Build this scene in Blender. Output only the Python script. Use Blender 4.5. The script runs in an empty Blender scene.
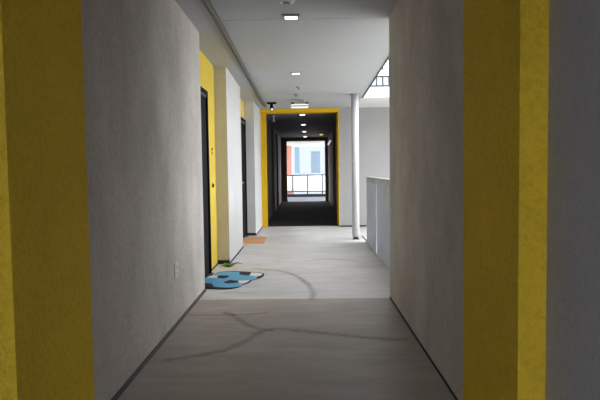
import bpy, bmesh, math, random
from mathutils import Vector, Matrix
random.seed(7)
C = bpy.context.scene.collection
EYE = 1.22
F = 565.0

# ------------------------------------------------------------------ materials
def lin(c):
    return tuple(((v/255)/12.92 if v/255 <= .04045 else ((v/255+.055)/1.055)**2.4) for v in c)

def mat(name, rgb, rough=.8, metal=0., var=.0, vscale=2., bump=0., bscale=80., stretch=(1,1,1), speck=0., spec=.5, second=None):
    """painted / cast surface: base colour, soft blotches of wear, fine bump"""
    m = bpy.data.materials.new(name); m.use_nodes = True
    nt = m.node_tree; N = nt.nodes; L = nt.links
    b = N['Principled BSDF']; b.inputs['Roughness'].default_value = rough; b.inputs['Metallic'].default_value = metal
    b.inputs['Specular IOR Level'].default_value = spec
    base = lin(rgb)
    b.inputs['Base Color'].default_value = (*base, 1)
    tc = N.new('ShaderNodeTexCoord'); mp = N.new('ShaderNodeMapping'); mp.inputs['Scale'].default_value = stretch
    L.new(tc.outputs['Object'], mp.inputs['Vector'])
    col = None
    if var > 0:
        n = N.new('ShaderNodeTexNoise'); n.inputs['Scale'].default_value = vscale; n.inputs['Detail'].default_value = 6; n.inputs['Roughness'].default_value = .65
        L.new(mp.outputs[0], n.inputs['Vector'])
        r = N.new('ShaderNodeValToRGB'); r.color_ramp.elements[0].position = .3; r.color_ramp.elements[1].position = .7
        dark = lin(second) if second else tuple(v*(1-var) for v in base)
        r.color_ramp.elements[0].color = (*dark, 1)
        r.color_ramp.elements[1].color = (*tuple(min(1, v*(1+var*.5)) for v in base), 1)
        L.new(n.outputs['Fac'], r.inputs['Fac']); col = r.outputs['Color']
    if speck > 0:
        n = N.new('ShaderNodeTexNoise'); n.inputs['Scale'].default_value = bscale*.45; n.inputs['Detail'].default_value = 2
        L.new(mp.outputs[0], n.inputs['Vector'])
        r = N.new('ShaderNodeValToRGB'); r.color_ramp.elements[0].position = .32; r.color_ramp.elements[1].position = .55
        k = 1-speck
        r.color_ramp.elements[0].color = (k, k, k, 1); r.color_ramp.elements[1].color = (1, 1, 1, 1)
        L.new(n.outputs['Fac'], r.inputs['Fac'])
        mx = N.new('ShaderNodeMix'); mx.data_type = 'RGBA'; mx.blend_type = 'MULTIPLY'; mx.inputs[0].default_value = 1
        if col: L.new(col, mx.inputs[6])
        else: mx.inputs[6].default_value = (*base, 1)
        L.new(r.outputs['Color'], mx.inputs[7]); col = mx.outputs[2]
    if col: L.new(col, b.inputs['Base Color'])
    if bump > 0:
        n = N.new('ShaderNodeTexNoise'); n.inputs['Scale'].default_value = bscale; n.inputs['Detail'].default_value = 4
        L.new(mp.outputs[0], n.inputs['Vector'])
        bp = N.new('ShaderNodeBump'); bp.inputs['Strength'].default_value = bump; bp.inputs['Distance'].default_value = .012
        L.new(n.outputs['Fac'], bp.inputs['Height']); L.new(bp.outputs[0], b.inputs['Normal'])
    return m

def emis(name, rgb, strength):
    m = bpy.data.materials.new(name); m.use_nodes = True; b = m.node_tree.nodes['Principled BSDF']
    b.inputs['Base Color'].default_value = (.8, .8, .8, 1)
    b.inputs['Emission Color'].default_value = (*lin(rgb), 1); b.inputs['Emission Strength'].default_value = strength
    return m

M = {}
M['stucco'] = mat('grey_stucco', (207, 200, 193), .95, var=.24, vscale=1.8, bump=.8, bscale=100, speck=.15, stretch=(1, 1, .6), spec=.2)
M['stucco_white'] = mat('white_stucco', (207, 206, 205), .95, var=.06, vscale=2.2, bump=.5, bscale=70, speck=.04, spec=.2)
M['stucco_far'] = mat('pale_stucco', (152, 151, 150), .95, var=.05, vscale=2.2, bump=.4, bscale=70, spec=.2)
M['yellow_portal'] = mat('yellow_paint_dimmed', (208, 166, 26), .85, var=.06, vscale=2, bump=.4, bscale=60, spec=.2)  # same yellow paint; the portal's duller, oranger light is put into its colour
M['khaki'] = mat('khaki_stucco', (210, 205, 188), .95, var=.08, vscale=3, bump=.6, bscale=70, spec=.2)
M['blue_grey'] = mat('blue_grey_stucco', (192, 194, 204), .95, var=.07, vscale=2, bump=.5, bscale=90, speck=.06, spec=.2)
M['yellow'] = mat('yellow_stucco', (236, 200, 60), .9, var=.10, vscale=2.2, bump=.8, bscale=90, speck=.12, spec=.2)
M['yellow_soft'] = mat('yellow_paint', (222, 194, 80), .85, var=.04, vscale=2, bump=.4, bscale=60, spec=.2)
M['ceiling'] = mat('grey_ceiling_plaster', (168, 170, 171), .95, var=.05, vscale=1.4, bump=.3, bscale=40, spec=.2)
M['dark_wall'] = mat('dark_brown_grey_paint', (124, 112, 108), .75, var=.12, vscale=2, bump=.3, bscale=60, spec=.3)
M['dark_ceiling'] = mat('charcoal_ceiling_paint', (96, 94, 99), .8, var=.08, vscale=2, bump=.2, spec=.3)
M['carpet'] = mat('charcoal_carpet', (56, 53, 54), .98, var=.2, vscale=9, bump=.8, bscale=120, stretch=(.4, 3, 1), speck=.2, spec=.1)
M['gap'] = mat('black_reveal', (30, 29, 30), .8)
M['trim_grey'] = mat('grey_base_metal', (84, 82, 80), .55, metal=.2, var=.1, vscale=6)
M['black'] = mat('black_door_paint', (14, 14, 16), .7, var=.1, vscale=4, spec=.15)
M['black_soft'] = mat('dark_grey_gasket', (70, 70, 76), .5)
M['steel_white'] = mat('white_enamel_steel', (184, 185, 187), .4, var=.03, vscale=5)
M['galv'] = mat('galvanised_sheet', (190, 200, 220), .5, metal=.1, var=.3, vscale=3, stretch=(8, 8, .4))
M['galv_rail'] = mat('galvanised_rail', (186, 188, 188), .4, metal=.4, var=.14, vscale=30)
M['dark_metal'] = mat('dark_grey_metal', (62, 64, 68), .45, metal=.4)
M['conduit'] = mat('grey_conduit_metal', (112, 110, 106), .5, metal=.25, var=.1, vscale=8)
M['white_plastic'] = mat('white_plastic', (225, 225, 222), .4)
M['grey_plastic'] = mat('grey_plastic', (150, 150, 148), .5)
M['brass'] = mat('dull_brass', (120, 98, 60), .4, metal=.8)
M['lamp_on'] = emis('lit_lens', (255, 244, 230), 1.3)
M['lamp_dim'] = emis('lit_lens_small', (255, 250, 245), .08)
M['lamp_warm'] = emis('lit_warm_lens', (255, 214, 130), .08)
M['salmon'] = mat('salmon_render', (216, 152, 136), .9, var=.06)
M['tower_blue'] = mat('pale_blue_curtain_wall', (92, 114, 128), .8, var=.08, vscale=.05)
M['tower_pale'] = mat('pale_grey_blue_curtain_wall', (98, 110, 122), .8, var=.08, vscale=.05)
M['ground'] = mat('courtyard_paving', (214, 211, 206), .9, var=.1, vscale=.5)
M['mat_black'] = mat('black_rubber_rim', (34, 32, 38), .9, bump=.5, bscale=200)
M['mat_blue'] = mat('blue_mat_pile', (104, 172, 208), .95, var=.08, vscale=12, bump=.6, bscale=250)
M['mat_white'] = mat('white_mat_pile', (226, 224, 216), .95, var=.08, vscale=12, bump=.6, bscale=250)
M['coir'] = mat('orange_coir', (236, 176, 130), .98, var=.12, vscale=20, bump=1, bscale=300)
M['leaf'] = mat('leaf_green', (104, 146, 30), .6, var=.3, vscale=14)
M['leaf_dark'] = mat('leaf_dark_green', (44, 84, 26), .6, var=.3, vscale=14)

def floor_material():
    m = bpy.data.materials.new('stained_concrete'); m.use_nodes = True
    nt = m.node_tree; N = nt.nodes; L = nt.links; b = N['Principled BSDF']
    b.inputs['Specular IOR Level'].default_value = .35
    tc = N.new('ShaderNodeTexCoord')
    def noise(scale, detail, st=(1, 1, 1), lo=.35, hi=.65, c0=(0, 0, 0), c1=(1, 1, 1)):
        mp = N.new('ShaderNodeMapping'); mp.inputs['Scale'].default_value = st; L.new(tc.outputs['Object'], mp.inputs['Vector'])
        n = N.new('ShaderNodeTexNoise'); n.inputs['Scale'].default_value = scale; n.inputs['Detail'].default_value = detail; n.inputs['Roughness'].default_value = .7
        L.new(mp.outputs[0], n.inputs['Vector'])
        r = N.new('ShaderNodeValToRGB'); r.color_ramp.elements[0].position = lo; r.color_ramp.elements[1].position = hi
        r.color_ramp.elements[0].color = (*c0, 1); r.color_ramp.elements[1].color = (*c1, 1)
        L.new(n.outputs['Fac'], r.inputs['Fac']); return r.outputs['Color'], n.outputs['Fac']
    a, _ = noise(1.1, 6, (1, 1.6, 1), .3, .7, lin((190, 188, 186)), lin((211, 210, 210)))
    s, _ = noise(2.2, 7, (.7, 3, 1), .38, .66, (.86, .845, .83), (1, 1, 1))       # broom and wear streaks across the walk
    d, _ = noise(14, 3, (1, 1, 1), .22, .33, (.62, .6, .58), (1, 1, 1))           # small dark spots
    def mul(x, y, f=1.):
        mx = N.new('ShaderNodeMix'); mx.data_type = 'RGBA'; mx.blend_type = 'MULTIPLY'; mx.inputs[0].default_value = f
        L.new(x, mx.inputs[6]); L.new(y, mx.inputs[7]); return mx.outputs[2]
    # the slab before the joint is tinted darker and browner
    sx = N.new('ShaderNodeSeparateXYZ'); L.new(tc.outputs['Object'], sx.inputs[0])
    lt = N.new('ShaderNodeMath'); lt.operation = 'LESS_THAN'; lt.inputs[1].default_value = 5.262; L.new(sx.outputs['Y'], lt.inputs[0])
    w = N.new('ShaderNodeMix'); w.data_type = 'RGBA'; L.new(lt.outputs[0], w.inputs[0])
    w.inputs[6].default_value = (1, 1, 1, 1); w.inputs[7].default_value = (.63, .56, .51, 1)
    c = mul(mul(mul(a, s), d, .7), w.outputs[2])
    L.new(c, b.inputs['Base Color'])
    rr, f = noise(3, 5, (.6, 3, 1), .3, .7, (.38, .38, .38), (.62, .62, .62)); L.new(rr, b.inputs['Roughness'])
    n = N.new('ShaderNodeTexNoise'); n.inputs['Scale'].default_value = 90; L.new(tc.outputs['Object'], n.inputs['Vector'])
    bp = N.new('ShaderNodeBump'); bp.inputs['Strength'].default_value = .25; bp.inputs['Distance'].default_value = .003
    L.new(n.outputs['Fac'], bp.inputs['Height']); L.new(bp.outputs[0], b.inputs['Normal'])
    return m
M['floor'] = floor_material()

def frosted():
    m = bpy.data.materials.new('white_frosted_glass'); m.use_nodes = True; nt = m.node_tree; N = nt.nodes; L = nt.links
    N.clear(); o = N.new('ShaderNodeOutputMaterial'); t = N.new('ShaderNodeBsdfTranslucent'); d = N.new('ShaderNodeBsdfPrincipled')
    t.inputs['Color'].default_value = (.95, .97, 1, 1); d.inputs['Base Color'].default_value = (.9, .92, .94, 1); d.inputs['Roughness'].default_value = .3
    x = N.new('ShaderNodeMixShader'); x.inputs[0].default_value = .3
    L.new(t.outputs[0], x.inputs[1]); L.new(d.outputs[0], x.inputs[2]); L.new(x.outputs[0], o.inputs[0]); return m
M['frosted'] = frosted()
def crack_mat():
    m = bpy.data.materials.new('crack_stain'); m.use_nodes = True; nt = m.node_tree; N = nt.nodes; L = nt.links
    N.clear(); o = N.new('ShaderNodeOutputMaterial'); t = N.new('ShaderNodeBsdfTransparent'); d = N.new('ShaderNodeBsdfDiffuse')
    d.inputs['Color'].default_value = (*lin((92, 86, 80)), 1)
    at = N.new('ShaderNodeAttribute'); at.attribute_name = 'stain'
    tc = N.new('ShaderNodeTexCoord'); n = N.new('ShaderNodeTexNoise'); n.inputs['Scale'].default_value = 9; n.inputs['Detail'].default_value = 5
    L.new(tc.outputs['Object'], n.inputs['Vector'])
    mu = N.new('ShaderNodeMath'); mu.operation = 'MULTIPLY'; L.new(at.outputs['Fac'], mu.inputs[0]); L.new(n.outputs['Fac'], mu.inputs[1])
    m2 = N.new('ShaderNodeMath'); m2.operation = 'MULTIPLY'; m2.inputs[1].default_value = 1.25; m2.use_clamp = True; L.new(mu.outputs[0], m2.inputs[0])
    x = N.new('ShaderNodeMixShader'); L.new(m2.outputs[0], x.inputs[0])
    L.new(t.outputs[0], x.inputs[1]); L.new(d.outputs[0], x.inputs[2]); L.new(x.outputs[0], o.inputs[0]); return m
M['crack'] = crack_mat()

# ------------------------------------------------------------------ mesh helpers
def nb(): return bmesh.new()
def bx(bm, x0, x1, y0, y1, z0, z1, mi=0, bev=0):
    v = [bm.verts.new(p) for p in ((x0,y0,z0),(x1,y0,z0),(x1,y1,z0),(x0,y1,z0),(x0,y0,z1),(x1,y0,z1),(x1,y1,z1),(x0,y1,z1))]
    fs = [bm.faces.new([v[i] for i in q]) for q in ((3,2,1,0),(4,5,6,7),(0,1,5,4),(1,2,6,5),(2,3,7,6),(3,0,4,7))]
    for f in fs: f.material_index = mi
    if bev:
        es = list({e for f in fs for e in f.edges})
        r = bmesh.ops.bevel(bm, geom=es, offset=bev, segments=2, affect='EDGES', profile=.6)
        for f in r['faces']: f.material_index = mi
    return bm
def prism(bm, pts, z0, z1, mi=0):
    """extrude a plan outline (x, y) from z0 to z1; z may be given per point as lists"""
    n = len(pts)
    za = z0 if isinstance(z0, (list, tuple)) else [z0]*n; zb = z1 if isinstance(z1, (list, tuple)) else [z1]*n
    a = [bm.verts.new((p[0], p[1], za[i])) for i, p in enumerate(pts)]; b = [bm.verts.new((p[0], p[1], zb[i])) for i, p in enumerate(pts)]
    fs = [bm.faces.new(list(reversed(a))), bm.faces.new(b)]
    for i in range(n):
        j = (i+1) % n; fs.append(bm.faces.new((a[i], a[j], b[j], b[i])))
    for f in fs: f.material_index = mi
    return bm
def tube(bm, p, q, r, seg=12, r2=None, mi=0):
    p, q = Vector(p), Vector(q); d = q-p
    res = bmesh.ops.create_cone(bm, cap_ends=True, segments=seg, radius1=r, radius2=r if r2 is None else r2, depth=d.length,
                                matrix=Matrix.Translation((p+q)/2) @ d.to_track_quat('Z', 'Y').to_matrix().to_4x4())
    for v in res['verts']:
        for f in v.link_faces: f.material_index = mi
    return bm
def lathe(bm, prof, c=(0,0), seg=24, mi=0):
    rings = []
    for r, z in prof:
        rings.append([bm.verts.new((c[0]+r*math.cos(2*math.pi*k/seg), c[1]+r*math.sin(2*math.pi*k/seg), z)) for k in range(seg)])
    for a, b in zip(rings, rings[1:]):
        for k in range(seg):
            f = bm.faces.new((a[k], a[(k+1)%seg], b[(k+1)%seg], b[k])); f.material_index = mi; f.smooth = True
    for r in (rings[0], rings[-1]):
        f = bm.faces.new(r); f.material_index = mi
    return bm
def obj(name, bm, m, parent=None, smooth=False, at=None):
    """link a mesh; geometry is given in world space, parent's location is taken off"""
    bmesh.ops.recalc_face_normals(bm, faces=bm.faces)
    off = Vector((0,0,0))
    if parent is not None:
        p = parent
        while p is not None: off += p.location; p = p.parent
    elif at is not None: off = Vector(at)
    bmesh.ops.translate(bm, verts=bm.verts, vec=-off)
    me = bpy.data.meshes.new(name); bm.to_mesh(me); bm.free()
    for k in (m if isinstance(m, (list, tuple)) else [m]): me.materials.append(k)
    if smooth:
        for f in me.polygons: f.use_smooth = True
    o = bpy.data.objects.new(name, me); C.objects.link(o)
    if parent is not None: o.parent = parent
    else: o.location = off
    return o
def tag(o, label, cat, group=None, kind=None):
    o['label'] = label; o['category'] = cat
    if group: o['group'] = group
    if kind: o['kind'] = kind
    return o
def thing(name, label, cat, loc, group=None):
    o = bpy.data.objects.new(name, None); C.objects.link(o); o.location = loc; o.empty_display_size = .1
    return tag(o, label, cat, group)
def struct(name, bm, m, label, cat='wall', parent=None, at=None):
    o = obj(name, bm, m, parent, at=at)
    o['kind'] = 'structure'
    if parent is None: o['label'] = label; o['category'] = cat
    return o
def copy_tree(o, parent=None):
    c = o.copy(); C.objects.link(c)
    if parent is not None: c.parent = parent
    for ch in list(o.children): copy_tree(ch, c)
    return c
def box_struct(name, b, m, label, cat='wall', **k): return struct(name, bx(nb(), *b), m, label, cat, **k)

def ceil_z(y):
    return 2.587 if y < 5.25 else (2.587-.02495*(y-5.25) if y < 10.1 else 2.466)

XL, XR, XREC, XREC2 = -1.04, .772, -1.165, -1.134
XW, XP = -1.010, -.948     # the two piers stand a little proud
# ------------------------------------------------------------------ floor
bm = nb()
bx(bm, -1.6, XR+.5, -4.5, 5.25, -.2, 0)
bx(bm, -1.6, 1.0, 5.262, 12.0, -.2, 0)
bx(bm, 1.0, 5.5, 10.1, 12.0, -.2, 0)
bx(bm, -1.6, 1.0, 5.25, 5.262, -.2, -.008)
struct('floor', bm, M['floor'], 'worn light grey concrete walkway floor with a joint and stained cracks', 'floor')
bm = nb(); bx(bm, -1.2, .95, 12.0, 21.2, -.2, 0)
struct('floor', bm, M['carpet'], 'charcoal floor of the dark passage beyond the yellow portal', 'floor')
bm = nb(); bx(bm, -2.2, 2.2, 21.2, 26.5, -.2, 0)
struct('floor', bm, mat('bluish_paving', (96, 101, 112), .7, var=.08), 'bright bluish floor of the open end landing', 'floor')
bm = nb(); bx(bm, -60, 60, -60, 60, -3.6, -3.4)
struct('floor', bm, M['ground'], 'pale paved ground below the raised walkway', 'ground')
bm = nb(); bx(bm, -3000, 3000, 60, 3000, -3.8, -3.5)
struct('floor', bm, mat('distant_city_ground', (60, 68, 80), .95, var=.15, vscale=.02), 'distant ground beyond the buildings', 'ground')

# ------------------------------------------------------------------ camera (also used to place floor cracks where they lie)
cam_d = bpy.data.cameras.new('camera'); cam = bpy.data.objects.new('camera', cam_d); C.objects.link(cam)
bpy.context.scene.camera = cam
cam_d.sensor_width = 36; cam_d.sensor_fit = 'HORIZONTAL'; cam_d.lens = F/600*36; cam_d.clip_start = .02; cam_d.clip_end = 4000
pt, yw, rl = math.radians(3.15), math.radians(.68), math.radians(-.79)
fw = Vector((-math.sin(yw)*math.cos(pt), math.cos(yw)*math.cos(pt), -math.sin(pt)))
rt = Vector((math.cos(yw), math.sin(yw), 0)); up = rt.cross(fw)
rt2 = rt*math.cos(rl)+up*math.sin(rl); up2 = -rt*math.sin(rl)+up*math.cos(rl)
mw = Matrix((rt2, up2, -fw)).transposed().to_4x4(); mw.translation = (0, 0, EYE)
cam.matrix_world = mw
def fl(u, v, z=0.):
    """the point of the horizontal plane z that the photo shows at (u, v)"""
    d = fw+rt2*((u-300)/F)-up2*((v-200)/F); t = (z-EYE)/d.z
    return Vector((0, 0, EYE))+d*t

# floor cracks: stained lines, denser along their middle
def crack(px, w0, dens):
    bm = nb(); lay = bm.verts.layers.float.new('stain')
    P = [fl(*p) for p in px]
    Q = []
    for i in range(len(P)-1):                                   # Catmull-Rom with a slight wander
        p0, p1, p2, p3 = P[max(i-1, 0)], P[i], P[i+1], P[min(i+2, len(P)-1)]
        for k in range(8):
            t = k/8
            Q.append(.5*((2*p1)+(p2-p0)*t+(2*p0-5*p1+4*p2-p3)*t*t+(3*p1-p0-3*p2+p3)*t**3)+Vector((random.uniform(-.006, .006), random.uniform(-.006, .006), 0)))
    Q.append(P[-1])
    prev = None
    for i, q in enumerate(Q):
        tg = (Q[min(i+1, len(Q)-1)]-Q[max(i-1, 0)]).normalized(); nrm = Vector((-tg.y, tg.x, 0))
        w = w0*random.uniform(.75, 1.25); e = min(1, min(i, len(Q)-1-i)/3)
        row = []
        for s, a in ((-1, 0), (-.35, .75), (0, 1), (.35, .75), (1, 0)):
            v = bm.verts.new((q.x+nrm.x*w*s, q.y+nrm.y*w*s, .0015)); v[lay] = a*dens*e; row.append(v)
        if prev:
            for k in range(4): bm.faces.new((prev[k], prev[k+1], row[k+1], row[k]))
        prev = row
    return bm
floor0 = bpy.data.objects['floor']
for px, w, dn in [([(222,312),(232,315),(246,324),(262,329.5),(276,330)], .05, .45),
                  ([(262,330),(278,329),(295,330),(330,334),(358,337),(389.5,339.5),(410,340)], .05, .45),
                  ([(264,330),(256,335),(246,341),(221.5,351),(190,357),(160,361)], .05, .45),
                  ([(186,316),(205,315.5),(232,315),(255,314),(270,312)], .026, .45),
                  ([(252,268.5),(262,269.5),(276,270.5),(290,273.5),(302,279.5),(311,288),(313,294),(312,301)], .05, .45),
                  ([(300,262),(330,259),(362,262)], .03, .35),
                  ([(215,293.5),(235,292.5),(258,293.5)], .03, .4)]:
    o = obj('crack', crack(px, w, dn), M['crack'], floor0)

# ------------------------------------------------------------------ left side
ZT = 2.62
box_struct('wall_left', (-1.6, XL, 2.67, 5.646, 0, ZT), M['stucco'], 'long rough grey stucco wall along the left, fading lighter away')
box_struct('trim_1', (-1.6, XL, 1.96, 2.67, 0, ZT), M['yellow'], 'yellow stucco jamb at the near left edge', 'wall')
box_struct('wall_left', (-1.6, XL-.14, -4.5, 1.96, 0, ZT), M['blue_grey'], 'blue grey stucco wall left of the camera')  # runs on unseen behind the camera, its length set to cut rear light
# recess with black door
box_struct('wall_left', (-1.6, XREC, 5.646, 7.28, 0, ZT), M['yellow_soft'], 'yellow back wall of the first door recess')
bm = nb(); bx(bm, -1.6, XW, 7.284, 8.84, 0, ZT)
struct('wall_left', bm, M['stucco_white'], 'white stucco pier between the two door recesses')
box_struct('trim_2', (-1.6, XW-.001, 7.279, 7.284, .0, ZT), M['khaki'], 'narrow khaki return face of the first recess', 'wall')
box_struct('wall_left', (-1.6, XREC2, 8.84, 10.41, 0, ZT), M['yellow_soft'], 'yellow back wall of the second door recess')
box_struct('wall_left', (-1.6, XP, 10.41, 11.93, 0, ZT), M['stucco_white'], 'white stucco pier just before the far yellow portal')

# base strips
def base(name, b, m, label): return struct(name, bx(nb(), *b), m, label, 'baseboard')
base('baseboard_left', (XL, XL+.012, 2.3, 5.646, 0, .028), M['trim_grey'], 'grey metal strip at the foot of the long left wall')
base('baseboard_left', (XW, XW+.006, 7.284, 8.84, 0, .02), M['gap'], 'dark line at the foot of the white pier')
base('baseboard_left', (XREC, XW, 7.268, 7.279, 0, .05), M['gap'], 'black strip at the foot of the khaki return')
base('baseboard_left', (XREC2, XP, 10.398, 10.41, 0, .05), M['gap'], 'black strip at the foot of the second recess return')
base('baseboard_left', (XP, XP+.006, 10.41, 11.93, 0, .02), M['gap'], 'dark line at the foot of the pier by the portal')
base('baseboard_left', (XREC, XREC+.006, 6.62, 7.268, 0, .02), M['gap'], 'dark line under the yellow recess wall')

# ------------------------------------------------------------------ right side
box_struct('wall_right', (XR, XR+.5, 2.79, 5.25, 0, ZT), M['stucco'], 'rough grey brown stucco wall along the right')
box_struct('trim_3', (XR, XR+.5, 2.06, 2.79, 0, ZT), M['yellow'], 'yellow stucco jamb on the near right', 'wall')
box_struct('wall_right', (XR+.102, XR+.5, -4.5, 2.06, 0, ZT), M['blue_grey'], 'blue grey stucco wall at the right edge')  # its unseen rear stretch is lengthened to keep daylight out
base('baseboard_right', (XR-.006, XR, 2.06, 5.25, 0, .014), M['gap'], 'black line at the foot of the right wall')
box_struct('wall_right', (XR+.5, 5.5, -4.5, 5.25, -7, 5.6), M['stucco_white'], 'white building mass right of the corridor')
box_struct('wall_left', (-6.5, -1.6, -4.5, 21.1, -7, 5.6), M['stucco_white'], 'white building mass left of the corridor')
# wall beyond the void, at the far portal
XP0, XP1 = -.832, .668
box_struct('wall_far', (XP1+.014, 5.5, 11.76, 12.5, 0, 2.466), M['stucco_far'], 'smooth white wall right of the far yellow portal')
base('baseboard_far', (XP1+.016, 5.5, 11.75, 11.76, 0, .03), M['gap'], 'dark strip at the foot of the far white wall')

# far portal frame
bm = nb()
prism(bm, [(XP, 11.93), (XP0, 11.93), (XP0, 12.02), (XP, 12.02)], 0, 2.463)
bx(bm, XP0, XP1, 11.74, 12.02, 2.385, 2.463)
bx(bm, XP1, XP1+.014, 11.74, 12.1, 0, 2.463); bx(bm, XP1, XP1+.2, 12.1, 12.5, 0, 2.385)
bx(bm, XP, XP0, 11.74, 11.93, 2.385, 2.463)
struct('trim_4', bm, M['yellow_portal'], 'bright yellow frame of the far portal into the dark passage', 'frame')

# ------------------------------------------------------------------ dark passage
bm = nb()
bx(bm, -1.6, -.93, 12.02, 15.2, 0, 2.4); bx(bm, -1.6, -1.1, 15.2, 16.3, 0, 2.4); bx(bm, -1.6, -.93, 16.3, 17.7, 0, 2.4)
bx(bm, -1.6, -1.1, 17.7, 18.7, 0, 2.4); bx(bm, -1.6, -.93, 18.7, 21.1, 0, 2.4)
struct('wall_left', bm, M['dark_wall'], 'dark wall with recesses on the left of the far passage')
bm = nb()
bx(bm, .82, 1.6, 12.5, 15.8, 0, 2.4); bx(bm, .98, 1.6, 15.8, 17.2, 0, 2.4); bx(bm, .82, 1.6, 17.2, 21.1, 0, 2.4)
struct('wall_right', bm, M['dark_wall'], 'dark wall on the right of the far passage')
base('baseboard_left', (-.93, -.915, 12.1, 15.2, 0, .05), M['trim_grey'], 'grey strip at the foot of the dark left wall')
bm = nb()
bx(bm, -1.6, -.78, 21.1, 21.22, 0, 2.385); bx(bm, .76, 1.6, 21.1, 21.22, 0, 2.385); bx(bm, -.78, .76, 21.1, 21.22, 2.30, 2.385)
struct('wall_back', bm, M['dark_wall'], 'dark end wall of the passage around the bright opening')
bm = nb()
bx(bm, -.78, -.72, 21.06, 21.24, 0, 2.30); bx(bm, .70, .76, 21.06, 21.24, 0, 2.30); bx(bm, -.72, .70, 21.06, 21.24, 2.25, 2.30)
struct('trim_5', bm, mat('ochre_frame_paint', (120, 92, 30), .7), 'dark ochre frame round the bright end opening', 'frame')

# ------------------------------------------------------------------ ceilings and slabs
bm = nb()
bx(bm, -1.6, XR+.5, -4.5, 5.244, 2.587, 2.82)  # carried back unseen behind the camera to hold down the rear light
bx(bm, -1.6, XR+.5, 5.244, 5.254, 2.593, 2.82)
ze = ceil_z(12.1)
def wedge(bm, x0, x1, y0, y1): prism(bm, [(x0, y0), (x1, y0), (x1, y1), (x0, y1)], [ceil_z(y0), ceil_z(y0), ceil_z(y1), ceil_z(y1)], 2.66 if x0 > 0 else 2.82)
wedge(bm, -1.6, 1.0, 5.254, 10.1)
wedge(bm, -1.6, 1.0, 10.1, 12.1)
struct('ceiling', bm, M['ceiling'], 'grey plaster ceiling of the walkway, sloping slightly', 'ceiling')
bm = nb(); prism(bm, [(1.0, 10.1), (5.5, 10.1), (5.5, 12.1), (1.0, 12.1)], 2.466, 2.65)
struct('ceiling', bm, M['stucco_white'], 'white edged slab of the cross landing over the void', 'ceiling')
bm = nb(); bx(bm, -1.6, 1.6, 12.02, 21.22, 2.385, 2.46)
struct('ceiling', bm, M['dark_ceiling'], 'charcoal ceiling of the far passage', 'ceiling')
bm = nb(); bx(bm, -2.2, 2.2, 21.22, 26.5, 2.255, 2.45)
struct('ceiling', bm, M['stucco_white'], 'white soffit over the open end landing', 'ceiling')
bm = nb(); prism(bm, [(1.0, 5.25), (1.018, 5.25), (1.018, 10.1), (1.0, 10.1)], [ceil_z(5.25)-.012, ceil_z(5.25)-.012, ceil_z(10.1)-.012, ceil_z(10.1)-.012], [2.70, 2.70, 2.60, 2.60])
struct('trim_6', bm, M['dark_metal'], 'dark metal drip edge along the open side of the ceiling', 'trim')
# upper storey above the corridor, set back from the void edge
box_struct('wall_upper', (-1.6, XL, -4.5, 12.1, 2.82, 5.6), M['stucco_white'], 'white upper storey wall above the walkway')

# ------------------------------------------------------------------ doors
def door(name, y0, y1, ztop, label, XREC=XREC):
    d = bpy.data.objects.new(name, None); C.objects.link(d); d.location = (XREC, (y0+y1)/2, 0); d['kind'] = 'structure'; d['label'] = label; d['category'] = 'door'
    bm = nb(); t = .045
    bx(bm, XREC, XREC+.035, y0, y0+t, 0, ztop); bx(bm, XREC, XREC+.035, y1-t, y1, 0, ztop); bx(bm, XREC, XREC+.035, y0+t, y1-t, ztop-t, ztop)
    obj('door_frame', bm, M['black'], d)
    bm = nb(); bx(bm, XREC, XREC+.016, y0+t, y1-t, .012, ztop-t-.03)
    leaf = obj('door_leaf', bm, M['black'], d)
    bm = nb(); bx(bm, XREC+.0, XREC+.024, y0+t, y1-t, ztop-t-.03, ztop-t); obj('top_gasket', bm, M['black_soft'], d)
    bm = nb(); tube(bm, (XREC+.016, y0+.13, 1.0), (XREC+.06, y0+.13, 1.0), .012); tube(bm, (XREC+.055, y0+.125, 1.0), (XREC+.055, y0+.25, 1.0), .010)
    tube(bm, (XREC+.016, y0+.13, 1.0), (XREC+.022, y0+.13, 1.0), .028)
    obj('door_handle', bm, M['galv_rail'], leaf)
    bm = nb(); bx(bm, XREC, XREC+.06, y0, y1, 0, .012); obj('threshold', bm, M['trim_grey'], d)
    return d
door('door_1', 5.69, 6.60, 2.13, 'black apartment door in the first yellow recess')
door('door_2', 9.42, 10.39, 2.12, 'black apartment door in the second recess', XREC2)

# doorbell and lock plate on the yellow wall
yb = 6.98
t = thing('doorbell', 'small dark doorbell on the yellow strip beside the nearer black door', 'doorbell', (XREC, yb, 1.456))
bm = nb(); bx(bm, XREC-.002, XREC+.008, yb-.025, yb+.025, 1.41, 1.50, bev=.003); obj('backplate', bm, M['yellow_soft'], t)
bm = nb(); tube(bm, (XREC+.007, yb, 1.478), (XREC+.016, yb, 1.478), .013); obj('button', bm, M['dark_metal'], t)
bm = nb(); bx(bm, XREC+.006, XREC+.012, yb-.014, yb+.008, 1.425, 1.44); obj('speaker_slot', bm, M['brass'], t)
t = thing('key_switch', 'small round dark key switch on the yellow strip below the doorbell', 'switch', (XREC, yb, 1.03))
bm = nb(); tube(bm, (XREC, yb, 1.03), (XREC+.01, yb, 1.03), .03, 20); obj('escutcheon', bm, M['brass'], t)
bm = nb(); tube(bm, (XREC+.01, yb, 1.03), (XREC+.022, yb, 1.03), .016, 16); obj('key_cylinder', bm, M['dark_metal'], t)

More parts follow.
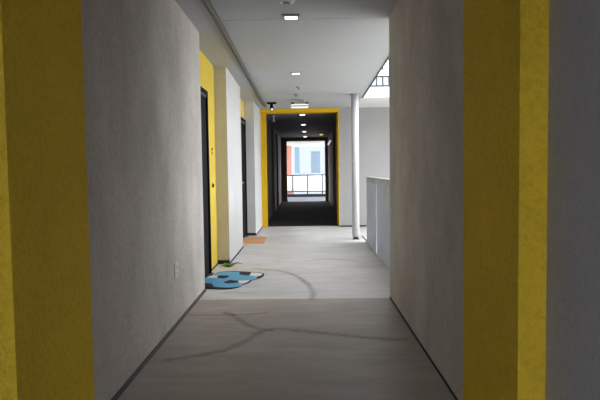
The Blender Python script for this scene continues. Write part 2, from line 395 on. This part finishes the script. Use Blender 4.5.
# wall outlet on the long left wall
yo = 4.39
t = thing('power_outlet', 'white weatherproof power outlet low on the long grey left wall', 'outlet', (XL, yo, .44))
bm = nb(); bx(bm, XL, XL+.012, yo-.045, yo+.045, .385, .50, bev=.004); obj('cover_plate', bm, M['white_plastic'], t)
for z in (.415, .468):
    bm = nb(); bx(bm, XL+.011, XL+.018, yo-.020, yo+.020, z-.017, z+.017, bev=.003); s = obj('socket', bm, M['white_plastic'], t)
    bm = nb()
    for dy in (-.008, .008): bx(bm, XL+.0175, XL+.0185, yo+dy-.0015, yo+dy+.0015, z-.006, z+.006)
    obj('slot', bm, M['grey_plastic'], s)

# ------------------------------------------------------------------ column
cx, cy = .838, 9.68
t = thing('steel_column', 'round white steel column by the end of the railing', 'column', (cx, cy, 0))
zc = ceil_z(cy)
bm = nb(); lathe(bm, [(.062, .05), (.062, zc-.01)], (cx, cy), 32); obj('shaft', bm, M['steel_white'], t)
bm = nb(); bx(bm, cx-.055, cx+.055, cy-.055, cy+.055, 0, .012, bev=.003); lathe(bm, [(.045, .012), (.045, .05)], (cx, cy), 20); obj('base_plate', bm, M['dark_metal'], t)
bm = nb(); bx(bm, cx-.09, cx+.09, cy-.09, cy+.09, zc-.012, zc); obj('head_plate', bm, M['grey_plastic'], t)

# ------------------------------------------------------------------ railing along the void
XRL = .985
t = thing('railing', 'blue grey sheet metal railing along the open right side', 'railing', (XRL, 7.3, 0))
posts = [5.32, 6.62, 7.93, 9.24]
for y in posts:
    bm = nb(); bx(bm, XRL+.004, XRL+.034, y-.011, y+.011, 0, 1.07); bx(bm, XRL-.03, XRL+.012, y-.03, y+.03, 0, .008); obj('post', bm, M['galv_rail'], t)
for a, b in zip(posts, posts[1:]):
    y0, y1 = a+.022, b-.022; n = 30; bm = nb()
    prof = []                                                    # folded sheet, ribs 44 mm apart
    for k in range(n+1):
        y = y0+(y1-y0)*k/n
        dx = 0 if k % 2 else .012
        prof.append((XRL-.004-dx*.5, y))
    th = .004
    lo = [[bm.verts.new((x+o_, y, z)) for (x, y) in prof] for z in (.001, 1.0) for o_ in (0, th)]
    for k in range(n):
        bm.faces.new((lo[0][k], lo[0][k+1], lo[2][k+1], lo[2][k])); bm.faces.new((lo[1][k], lo[1][k+1], lo[3][k+1], lo[3][k]))
        bm.faces.new((lo[2][k], lo[2][k+1], lo[3][k+1], lo[3][k])); bm.faces.new((lo[0][k], lo[0][k+1], lo[1][k+1], lo[1][k]))
    for k in (0, n): bm.faces.new((lo[0][k], lo[1][k], lo[3][k], lo[2][k]))
    obj('panel', bm, M['galv'], t)
    bm = nb(); bx(bm, XRL-.014, XRL+.012, y0-.01, y1+.01, 1.0, 1.045); obj('panel_cap', bm, M['galv_rail'], t)
bm = nb(); bx(bm, XRL-.02, XRL+.05, 5.30, 9.27, 1.062, 1.082); obj('top_rail', bm, M['galv_rail'], t)
for k in range(13):
    bm = nb(); bx(bm, XRL+.0, XRL+.02, 5.45+k*.3, 5.50+k*.3, 1.045, 1.062); obj('rail_spacer', bm, M['dark_metal'], t)
# dark floor edge angle continuing past the railing
bm = nb(); bx(bm, .985, 1.0, 9.27, 10.1, 0, .012); struct('trim_7', bm, M['dark_metal'], 'dark metal angle along the slab edge behind the column', 'trim')

# ------------------------------------------------------------------ upper landing railing seen over the void
yr = 10.16; z0 = 2.65
t = thing('landing_railing', 'white picket railing of the upper landing seen above the void', 'railing', (3.2, yr, z0))
bm = nb(); bx(bm, 1.02, 5.4, yr-.02, yr+.02, z0, z0+.035); obj('bottom_rail', bm, M['dark_metal'], t)
bm = nb(); bx(bm, 1.02, 5.4, yr-.012, yr+.012, z0+.175, z0+.205); obj('middle_rail', bm, M['dark_metal'], t)
bm = nb(); bx(bm, 1.02, 5.4, yr-.025, yr+.025, z0+1.05, z0+1.09); obj('top_rail', bm, M['galv_rail'], t)
bm = nb(); bx(bm, 1.04, 5.38, yr-.004, yr+.004, z0+.036, z0+.174); obj('kick_panel', bm, M['galv'], t)
for k in range(40):
    x = 1.05+k*.11
    bm = nb(); tube(bm, (x, yr-.016, z0+.03), (x, yr-.016, z0+1.06), .013, 8); obj('picket', bm, M['dark_metal'], t)
# ------------------------------------------------------------------ ceiling fittings
# surface channel carrying cables
bm = nb(); y0, y1 = 3.0, 11.1; xt = -.788
def strip(bm, x0, x1, ya, yb_, drop0, drop1, mi=0):
    ys = [ya, 5.25, 10.1, yb_]
    for a, b in zip(ys, ys[1:]):
        prism(bm, [(x0, a), (x1, a), (x1, b), (x0, b)], [ceil_z(a)-drop1, ceil_z(a)-drop1, ceil_z(b)-drop1, ceil_z(b)-drop1],
              [ceil_z(a)-drop0, ceil_z(a)-drop0, ceil_z(b)-drop0, ceil_z(b)-drop0], mi)
t = thing('ceiling_conduit', 'long grey metal cable channel running along the ceiling', 'conduit', (xt, 7, ceil_z(7)))
bm = nb(); strip(bm, xt-.025, xt+.025, y0, y1, 0, .012); obj('backing', bm, M['dark_metal'], t)
bm = nb(); strip(bm, xt-.026, xt-.009, y0, y1, .012, .032); obj('conduit_pipe', bm, M['conduit'], t)
bm = nb(); strip(bm, xt+.003, xt+.026, y0, y1, .012, .040); obj('conduit_pipe', bm, M['conduit'], t)

def downlight(x, y, zc, s, label, lens, group=None):
    t = thing('downlight', label, 'ceiling light', (x, y, zc), group)
    bm = nb()
    for a in ((-s, s, -s, -s*.68), (-s, s, s*.68, s), (-s, -s*.68, -s*.68, s*.68), (s*.68, s, -s*.68, s*.68)):
        bx(bm, x+a[0], x+a[1], y+a[2], y+a[3], zc-.016, zc-.001)
    obj('trim_ring', bm, M['grey_plastic'], t)
    bm = nb(); bx(bm, x-s*.68, x+s*.68, y-s*.68, y+s*.68, zc-.011, zc-.002); obj('lens', bm, lens, t)
    return t
downlight(-.118, 5.15, 2.587, .078, 'lit square downlight on the ceiling joint, nearest of the walkway lights', M['lamp_on'])
downlight(-.125, 7.75, ceil_z(7.82), .07, 'lit square downlight in the middle of the grey walkway ceiling', M['lamp_on'])

def disc(name, x, y, zc, r, h, label, cat, m=M['white_plastic']):
    t = thing(name, label, cat, (x, y, zc))
    bm = nb(); lathe(bm, [(r, zc), (r, zc-h*.4), (r*.8, zc-h*.75)], (x, y), 28); obj('housing', bm, m, t)
    bm = nb(); lathe(bm, [(r*.5, zc-h*.75), (r*.45, zc-h)], (x, y), 20); obj('sensor', bm, M['grey_plastic'], t)
    return t
disc('smoke_detector', -.14, 4.62, 2.587, .065, .045, 'round white smoke detector at the top edge of the view', 'smoke detector')
for (x, y, lab) in ((-.10, 8.9, 'small grey sprinkler head between the second downlight and the emergency light'), (-.155, 9.6, 'small grey sprinkler head just before the emergency light')):
    zc = ceil_z(y); t = thing('ceiling_sprinkler', lab, 'sprinkler', (x, y, zc))
    bm = nb(); lathe(bm, [(.045, zc-.001), (.042, zc-.010), (.018, zc-.014)], (x, y), 20); obj('escutcheon', bm, M['grey_plastic'], t)
    bm = nb(); tube(bm, (x, y, zc-.012), (x, y, zc-.035), .007, 8); tube(bm, (x, y, zc-.035), (x, y, zc-.038), .02, 12); obj('deflector', bm, M['dark_metal'], t)

# emergency light with two side heads and two white bars
ex, ey = -.105, 10.25; zc = ceil_z(ey)
t = thing('ceiling_emergency_light', 'white ceiling emergency light with black side heads and two lit bars', 'emergency light', (ex, ey, zc))
bm = nb(); bx(bm, ex-.088, ex+.088, ey-.06, ey+.06, zc-.085, zc-.001, bev=.008); obj('body', bm, M['grey_plastic'], t)
for s in (-1, 1):
    bm = nb(); bx(bm, ex+s*.128-.032, ex+s*.128+.032, ey-.05, ey+.04, zc-.078, zc-.052, bev=.006); obj('lamp_head', bm, M['black'], t)
for z in (zc-.098, zc-.138):
    bm = nb(); bx(bm, ex-.155, ex+.155, ey-.03, ey+.03, z-.013, z+.015, bev=.004); obj('light_bar', bm, M['lamp_dim'], t)
bm = nb(); bx(bm, ex-.15, ex+.15, ey-.032, ey+.024, zc-.125, zc-.109); bx(bm, ex-.05, ex+.05, ey-.02, ey+.02, zc-.085, zc-.083); obj('bracket', bm, M['gap'], t)

# black spotlight
sx_, sy = -.63, 10.6; zc = ceil_z(sy)
t = thing('spotlight', 'black ceiling spotlight at the end of the cable channel', 'spotlight', (sx_, sy, zc))
bm = nb(); bx(bm, sx_-.085, sx_+.085, sy-.04, sy+.04, zc-.035, zc-.001, bev=.006); obj('mounting_plate', bm, M['black'], t)
bm = nb(); tube(bm, (sx_, sy, zc-.035), (sx_, sy, zc-.09), .028, 16); tube(bm, (sx_, sy+.03, zc-.09), (sx_+.012, sy-.07, zc-.135), .034, 18); obj('lamp_body', bm, M['black'], t)
bm = nb(); tube(bm, (sx_+.012, sy-.07, zc-.136), (sx_+.014, sy-.078, zc-.14), .02, 18); obj('lens', bm, M['lamp_dim'], t)

# fittings in the dark passage
labs = ['lit round downlight nearest the portal in the dark passage ceiling', 'lit round downlight, second inside the dark passage', 'lit round downlight, third inside the dark passage', 'lit round downlight, farthest before the bright opening']
for (x, y), lab in zip(((-.07, 12.15), (-.06, 14.85), (-.045, 17.65), (-.03, 20.4)), labs):
    zc = 2.385; t = thing('downlight', lab, 'ceiling light', (x, y, zc), None)
    bm = nb(); lathe(bm, [(.085, zc), (.08, zc-.010), (.06, zc-.012)], (x, y), 24); obj('trim_ring', bm, M['grey_plastic'], t)
    bm = nb(); lathe(bm, [(.056, zc-.011), (.05, zc-.018)], (x, y), 24); obj('lens', bm, M['lamp_on'], t)
x, y, zc = .50, 18.5, 2.385
t = thing('ceiling_lamp', 'small lit lamp with side bracket on the dark passage ceiling by the right wall', 'lamp', (x, y, zc))
bm = nb(); bx(bm, x-.05, x+.17, y-.06, y+.06, zc-.035, zc-.001); obj('base', bm, M['dark_metal'], t)
bm = nb(); lathe(bm, [(.065, zc-.035), (.058, zc-.07), (.03, zc-.09)], (x, y), 20); obj('dome', bm, M['lamp_warm'], t)
x, y, z = .82, 18.1, 2.03
t = thing('wall_light', 'lit white angled wall light on the right dark passage wall', 'wall light', (x, y, z))
bm = nb(); bx(bm, x-.04, x, y-.05, y+.05, z-.05, z+.05); obj('wall_bracket', bm, M['dark_metal'], t)
bm = nb(); tube(bm, (x-.03, y, z+.08), (x-.12, y-.02, z-.06), .03, 12); obj('lamp_head', bm, M['lamp_dim'], t)
x, y = -.70, 12.4; zc = 2.385
t = thing('hanging_sprinkler', 'pale pendant sprinkler just inside the dark passage', 'sprinkler', (x, y, zc))
bm = nb(); lathe(bm, [(.04, zc), (.035, zc-.012), (.015, zc-.016)], (x, y), 16); obj('escutcheon', bm, M['grey_plastic'], t)
bm = nb(); tube(bm, (x, y, zc-.01), (x, y, zc-.10), .012, 10); tube(bm, (x, y, zc-.10), (x, y, zc-.13), .03, 14, .02); obj('nozzle', bm, M['grey_plastic'], t)

# ------------------------------------------------------------------ end landing
yr = 24.7
t = thing('glass_railing', 'low railing with white frosted glass panels at the bright end', 'railing', (0, yr, 0))
for x in (-.60, .045, .695):
    bm = nb(); bx(bm, x-.022, x+.022, yr-.02, yr+.02, 0, .93); obj('post', bm, M['dark_metal'], t)
bm = nb(); bx(bm, -2.2, 2.2, yr-.03, yr+.03, .925, .965); obj('top_rail', bm, M['dark_metal'], t)
bm = nb(); bx(bm, -2.2, 2.2, yr-.06, yr+.06, 0, .12); obj('kerb', bm, M['gap'], t)
bm = nb(); bx(bm, -2.2, 2.2, yr-.018, yr+.018, .22, .26); obj('bottom_rail', bm, M['dark_metal'], t)
for a, b in ((-.575, .02), (.07, .67), (-2.1, -.625), (.72, 2.1)):
    bm = nb(); bx(bm, a, b, yr-.006, yr+.006, .262, .922); obj('glass_panel', bm, M['frosted'], t)
box_struct('wall_far', (-2.2, -.655, 25.3, 26.3, 0, 2.255), M['salmon'], 'salmon pink wall at the left of the end landing')

def tower(name, x0, x1, y, z1, m, m2, label):
    t = thing(name, label, 'building', ((x0+x1)/2, y, -7))
    bm = nb(); bx(bm, x0, x1, y, y+14, -7, z1); obj('facade', bm, m, t)
    n = int((z1+7)/3.4)
    for k in range(n):
        bm = nb(); bx(bm, x0-.05, x1+.05, y-.12, y, -7+k*3.4+2.7, -7+k*3.4+3.3); obj('floor_band', bm, m2, t)
    bm = nb(); bx(bm, x0-.2, x1+.2, y-.2, y+14.2, z1, z1+.6); obj('roof', bm, m2, t)
tower('tower', -13.0, -7.6, 640, 44, M['tower_blue'], M['tower_pale'], 'pale blue tower seen through the opening at left')
tower('tower', 5.6, 16.0, 650, 20.5, M['tower_pale'], M['tower_blue'], 'pale grey blue tower seen through the opening at right')

# ------------------------------------------------------------------ things on the floor
# cloud shaped doormat: one pile, outline and patches follow the mat's own drawing
def smooth_loop(P, n=6):
    out = []
    N_ = len(P)
    for i in range(N_):
        p0, p1, p2, p3 = P[i-1], P[i], P[(i+1) % N_], P[(i+2) % N_]
        for k in range(n):
            t_ = k/n; out.append(.5*((2*p1)+(p2-p0)*t_+(2*p0-5*p1+4*p2-p3)*t_*t_+(3*p1-p0-3*p2+p3)*t_**3))
    return out
outline = [(196,286),(200,283),(206,280),(211,278),(214.5,275.8),(217,273.4),(224,272.2),(233,271.8),(241,272.2),(250,272.6),(259,273.2),(264,274.6),(262.5,277),(257,279.2),(252,280.6),(249,283),(243,285),(240,287),(232,289),(221,289.6),(211,289.2),(203,288.6)]
bm = nb(); prism(bm, [(max(p.x, XREC+.01), p.y) for p in smooth_loop([fl(*q) for q in outline])], 0, .010, 0)
def patch(px, mi, top):
    pts = smooth_loop([fl(*q) for q in px]); prism(bm, [(max(p.x, XREC+.02), p.y) for p in pts], .009, top, mi)
E4 = lambda x0, x1, y0, y1: [(x0, (y0+y1)/2), (x0+(x1-x0)*.13, y0+(y1-y0)*.16), (x0+(x1-x0)*.45, y0), (x0+(x1-x0)*.85, y0+(y1-y0)*.12), (x1, (y0+y1)/2), (x1-(x1-x0)*.13, y1-(y1-y0)*.16), (x0+(x1-x0)*.5, y1), (x0+(x1-x0)*.14, y1-(y1-y0)*.14)]
patch([(206.5,279),(211,276.8),(217,276),(219.5,277.4),(216,279.2),(209,279.6)], 2, .0125)
patch([(250,273.8),(257,273.7),(262.3,274.8),(260.5,276.4),(255,277.6),(250,276.8)], 2, .0125)
patch([(236,282.8),(241,281.2),(249,280.6),(248.5,282.4),(244,284.4),(238,284.6),(233,284.2)], 2, .0125)
patch(E4(215.5, 243.5, 272.8, 277.4), 1, .015)
patch(E4(223, 257, 276.2, 281.6), 1, .0142)
patch(E4(196, 230, 279.2, 284.6), 1, .0146)
patch(E4(211, 243, 283.2, 288.5), 1, .0138)
patch([(239.5,273.9),(243,273.3),(250,273.5),(250.5,275.2),(247,276.1),(240.5,275.9)], 0, .0162)
patch([(218,277.3),(222,276.8),(229,277.2),(226.5,279.0),(221,279.4),(217.5,278.6)], 0, .0162)
patch([(224,283.6),(229,281.6),(232,281.5),(239,283.2),(234,284.4),(227,284.6)], 0, .0162)
patch([(196,285.2),(206,284.7),(211,284.9),(213,286.8),(212,288.2),(204,288)], 0, .0162)
o = obj('doormat', bm, [M['mat_black'], M['mat_blue'], M['mat_white']], at=(-.9, 6.2, 0))
tag(o, 'blue black and white cloud shaped doormat before the nearer black door', 'doormat')
# coir mat
bm = nb(); bx(bm, XREC2+.01, -.715, 9.28, 10.03, 0, .018, bev=.005)
tag(obj('doormat', bm, M['coir'], at=(-.93, 9.65, 0)), 'plain orange coir doormat before the second recess', 'doormat')

# low green plant by the recess corner
pc = fl(229.5, 266.8); pc.z = 0
t = thing('green_plant', 'small low green leafy plant on the floor at the recess corner', 'plant', (pc.x, pc.y, 0))
def leaf(bm, base_, ang, ln, wd, lift, mi=0):
    prev = None; n = 6
    for k in range(n+1):
        s = k/n; w = wd*math.sin(math.pi*min(1, .12+s*.88))**.8*(1-s*.25); r = ln*s; z = base_[2]+lift*math.sin(s*math.pi*.75)
        cx_, cy_ = base_[0]+math.cos(ang)*r, base_[1]+math.sin(ang)*r
        a = bm.verts.new((cx_-math.sin(ang)*w, cy_+math.cos(ang)*w, z+.3*w)); m_ = bm.verts.new((cx_, cy_, z)); b = bm.verts.new((cx_+math.sin(ang)*w, cy_-math.cos(ang)*w, z+.3*w))
        if prev:
            for q in ((prev[0], prev[1], m_, a), (prev[1], prev[2], b, m_)):
                f = bm.faces.new(q); f.material_index = mi
        prev = (a, m_, b)
bm = nb()
for k in range(34):
    a = random.uniform(0, 2*math.pi); leaf(bm, (pc.x-.01+random.uniform(-.05, .03), pc.y+random.uniform(-.03, .03), .006), a, random.uniform(.04, .08), random.uniform(.010, .016), random.uniform(.010, .035))
foliage = obj('leaves', bm, M['leaf'], t); foliage.modifiers.new('thick', 'SOLIDIFY').thickness = .001
bm = nb()
for k in range(5): leaf(bm, (pc.x+.02, pc.y, .012), random.uniform(-.25, .35), random.uniform(.10, .15), .010, .035)
o = obj('long_leaves', bm, M['leaf_dark'], t); o.modifiers.new('thick', 'SOLIDIFY').thickness = .001
bm = nb()
for k in range(6):
    a = random.uniform(0, 6.28); tube(bm, (pc.x, pc.y, .003), (pc.x+.05*math.cos(a), pc.y+.04*math.sin(a), .02), .003, 6)
obj('stem', bm, M['leaf_dark'], t)

# ------------------------------------------------------------------ light
w = bpy.data.worlds.new('overcast'); bpy.context.scene.world = w; w.use_nodes = True
N = w.node_tree.nodes; L = w.node_tree.links; bg = N['Background']
tc = N.new('ShaderNodeTexCoord'); sp = N.new('ShaderNodeSeparateXYZ'); L.new(tc.outputs['Generated'], sp.inputs[0])
rp = N.new('ShaderNodeValToRGB'); L.new(sp.outputs['Z'], rp.inputs['Fac'])
# a dim haze bank along the horizon, then the bright overcast dome
rp.color_ramp.elements[0].position = .045; rp.color_ramp.elements[0].color = (.100, .112, .128, 1)
rp.color_ramp.elements[1].position = .7; rp.color_ramp.elements[1].color = (.74, .77, .80, 1)
e = rp.color_ramp.elements.new(.10); e.color = (.96, 1.0, 1.05, 1)
L.new(rp.outputs['Color'], bg.inputs['Color'])
bg.inputs['Strength'].default_value = 1.15

sc = bpy.context.scene
sc.view_settings.view_transform = 'Standard'; sc.view_settings.look = 'None'; sc.view_settings.gamma = 1; sc.view_settings.use_curve_mapping = False
sc.view_settings.exposure = 2.92
sc.cycles.max_bounces = 14; sc.cycles.diffuse_bounces = 10; sc.cycles.use_denoising = True

for o in bpy.data.objects:
    if o.parent is None and o.name.startswith('downlight'):
        o['group'] = 'square downlights in the walkway ceiling' if 'square' in o['label'] else 'round downlights in the dark passage ceiling'
    if o.parent is None and o.name.startswith('ceiling_sprinkler'): o['group'] = 'sprinkler heads in the walkway ceiling'
    if o.parent is None and o.name.startswith('tower'): o['group'] = 'distant towers beyond the end landing'
